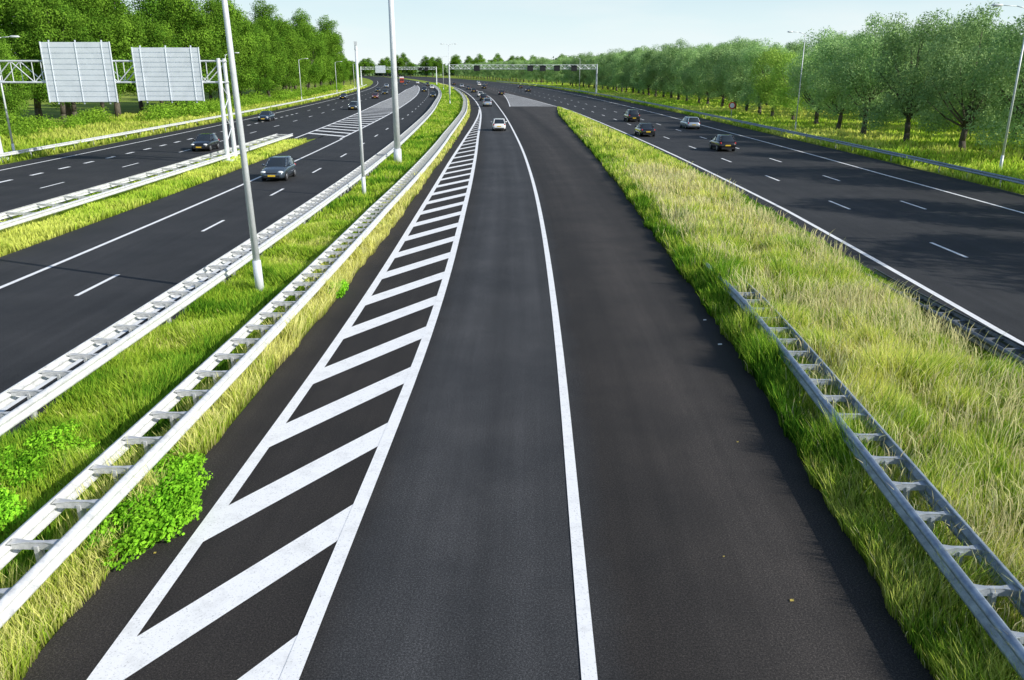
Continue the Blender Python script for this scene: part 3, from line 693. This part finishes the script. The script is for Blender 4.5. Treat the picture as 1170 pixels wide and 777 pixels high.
m=MB(); m.box((0,3.3,1.5),(2.4,2,2.0)); m.box((0,3.1,2.7),(2.3,1.5,.6)); obj("cab",m.mesh("cab",[mat("lorry_red",(.4,.06,.03),.4)]),parent=root)
m=MB(); m.box((0,4.32,1.9),(2.1,.06,.8)); obj("window",m.mesh("window",[M_glass]),parent=root)
for sx in(1,-1):
    for yy in(3.3,-3.5,-4.7):
        m=MB(); m.tube((sx*.95,yy,.5),(sx*1.22,yy,.5),.5,.5,18); obj("wheel",m.mesh("wheel",[M_tyre]),parent=root)

def litter(x,y,s,mt,lab):
    m=MB(); m.add([(x-s,y-s*.6,.012),(x+s*.8,y-s*.8,.02),(x+s,y+s*.5,.03),(x,y+s,.018),(x-s*.9,y+s*.4,.025)],[(0,1,2,3,4)]); obj("fallen_leaf",m.mesh("fallen_leaf",[mt]),label=lab,category="leaf",group="fallen leaves on the asphalt")
M_dl=mat("dry_leaf",(.5,.38,.08),.7); M_wl=mat("pale_paper",(.7,.7,.68),.7)
for x,y,s,mt in[(4.0,9.8,.03,M_dl),(5.75,21.2,.06,M_wl),(5.85,23.5,.05,M_wl),(3.3,10.9,.015,M_dl),(-5.6,11.0,.025,M_dl),(4.6,15,.02,M_dl)]:
    litter(x,y,s,mt,"small pale dry leaf lying on dark asphalt")

# ------------------------------------------------------------ light
SUN_EL=29; SUN_DIR=Vector((.91,-.41,0)).normalized()
sd=bpy.data.lights.new("sun",'SUN'); sd.energy=5.0; sd.angle=R(.5); sd.color=(1,.965,.89)
so=bpy.data.objects.new("sun",sd); col.objects.link(so)
v=Vector((SUN_DIR.x*math.cos(R(SUN_EL)),SUN_DIR.y*math.cos(R(SUN_EL)),math.sin(R(SUN_EL))))
so.rotation_euler=v.to_track_quat('Z','Y').to_euler(); so.location=(60,-20,60)
w=bpy.data.worlds.new("World"); scene.world=w; w.use_nodes=True; N=w.node_tree.nodes; L=w.node_tree.links
bg=N["Background"]; bg.inputs[1].default_value=.15
sky=N.new("ShaderNodeTexSky"); sky.sky_type='NISHITA'; sky.sun_disc=False; sky.sun_elevation=R(SUN_EL); sky.sun_rotation=math.atan2(SUN_DIR.x,SUN_DIR.y)
sky.dust_density=1.0; sky.air_density=1.0
tc=N.new("ShaderNodeTexCoord"); sp=N.new("ShaderNodeSeparateXYZ"); L.new(tc.outputs["Generated"],sp.inputs[0])
mp=N.new("ShaderNodeMapping"); mp.inputs["Scale"].default_value=(1,1,5); L.new(tc.outputs["Generated"],mp.inputs[0])
n=noise(N,L,mp.outputs[0],3.0,5,.55)
hz=ramp(N,[(0,(6.2,6.7,6.75)),(.05,(5.2,6.3,6.6)),(.12,(3.8,5.3,6.2)),(.28,(1.3,2.3,3.7))]); L.new(sp.outputs[2],hz.inputs[0])
hf=ramp(N,[(.02,(.97,.97,.97)),(.14,(.75,.75,.75)),(.30,(.1,.1,.1))]); L.new(sp.outputs[2],hf.inputs[0])
cl=ramp(N,[(.45,(0,0,0)),(.75,(.55,.55,.55))]); L.new(n.outputs[0],cl.inputs[0])
cf=N.new("ShaderNodeMath"); cf.operation='MULTIPLY'; L.new(cl.outputs[0],cf.inputs[0]); L.new(hf.outputs[0],cf.inputs[1])
c1=mix(N,L,hz.outputs[0],(6.7,6.8,6.8),cf.outputs[0])
L.new(mix(N,L,sky.outputs[0],c1,hf.outputs[0]),bg.inputs[0])

# ------------------------------------------------------------ camera
cd_=bpy.data.cameras.new("camera"); cd_.lens=28.46; cd_.sensor_width=36; cd_.clip_end=6000; cd_.clip_start=.1
co=bpy.data.objects.new("camera",cd_); col.objects.link(co); co.location=(0,0,7.2); co.rotation_euler=(R(90-18.42),0,0)
scene.camera=co
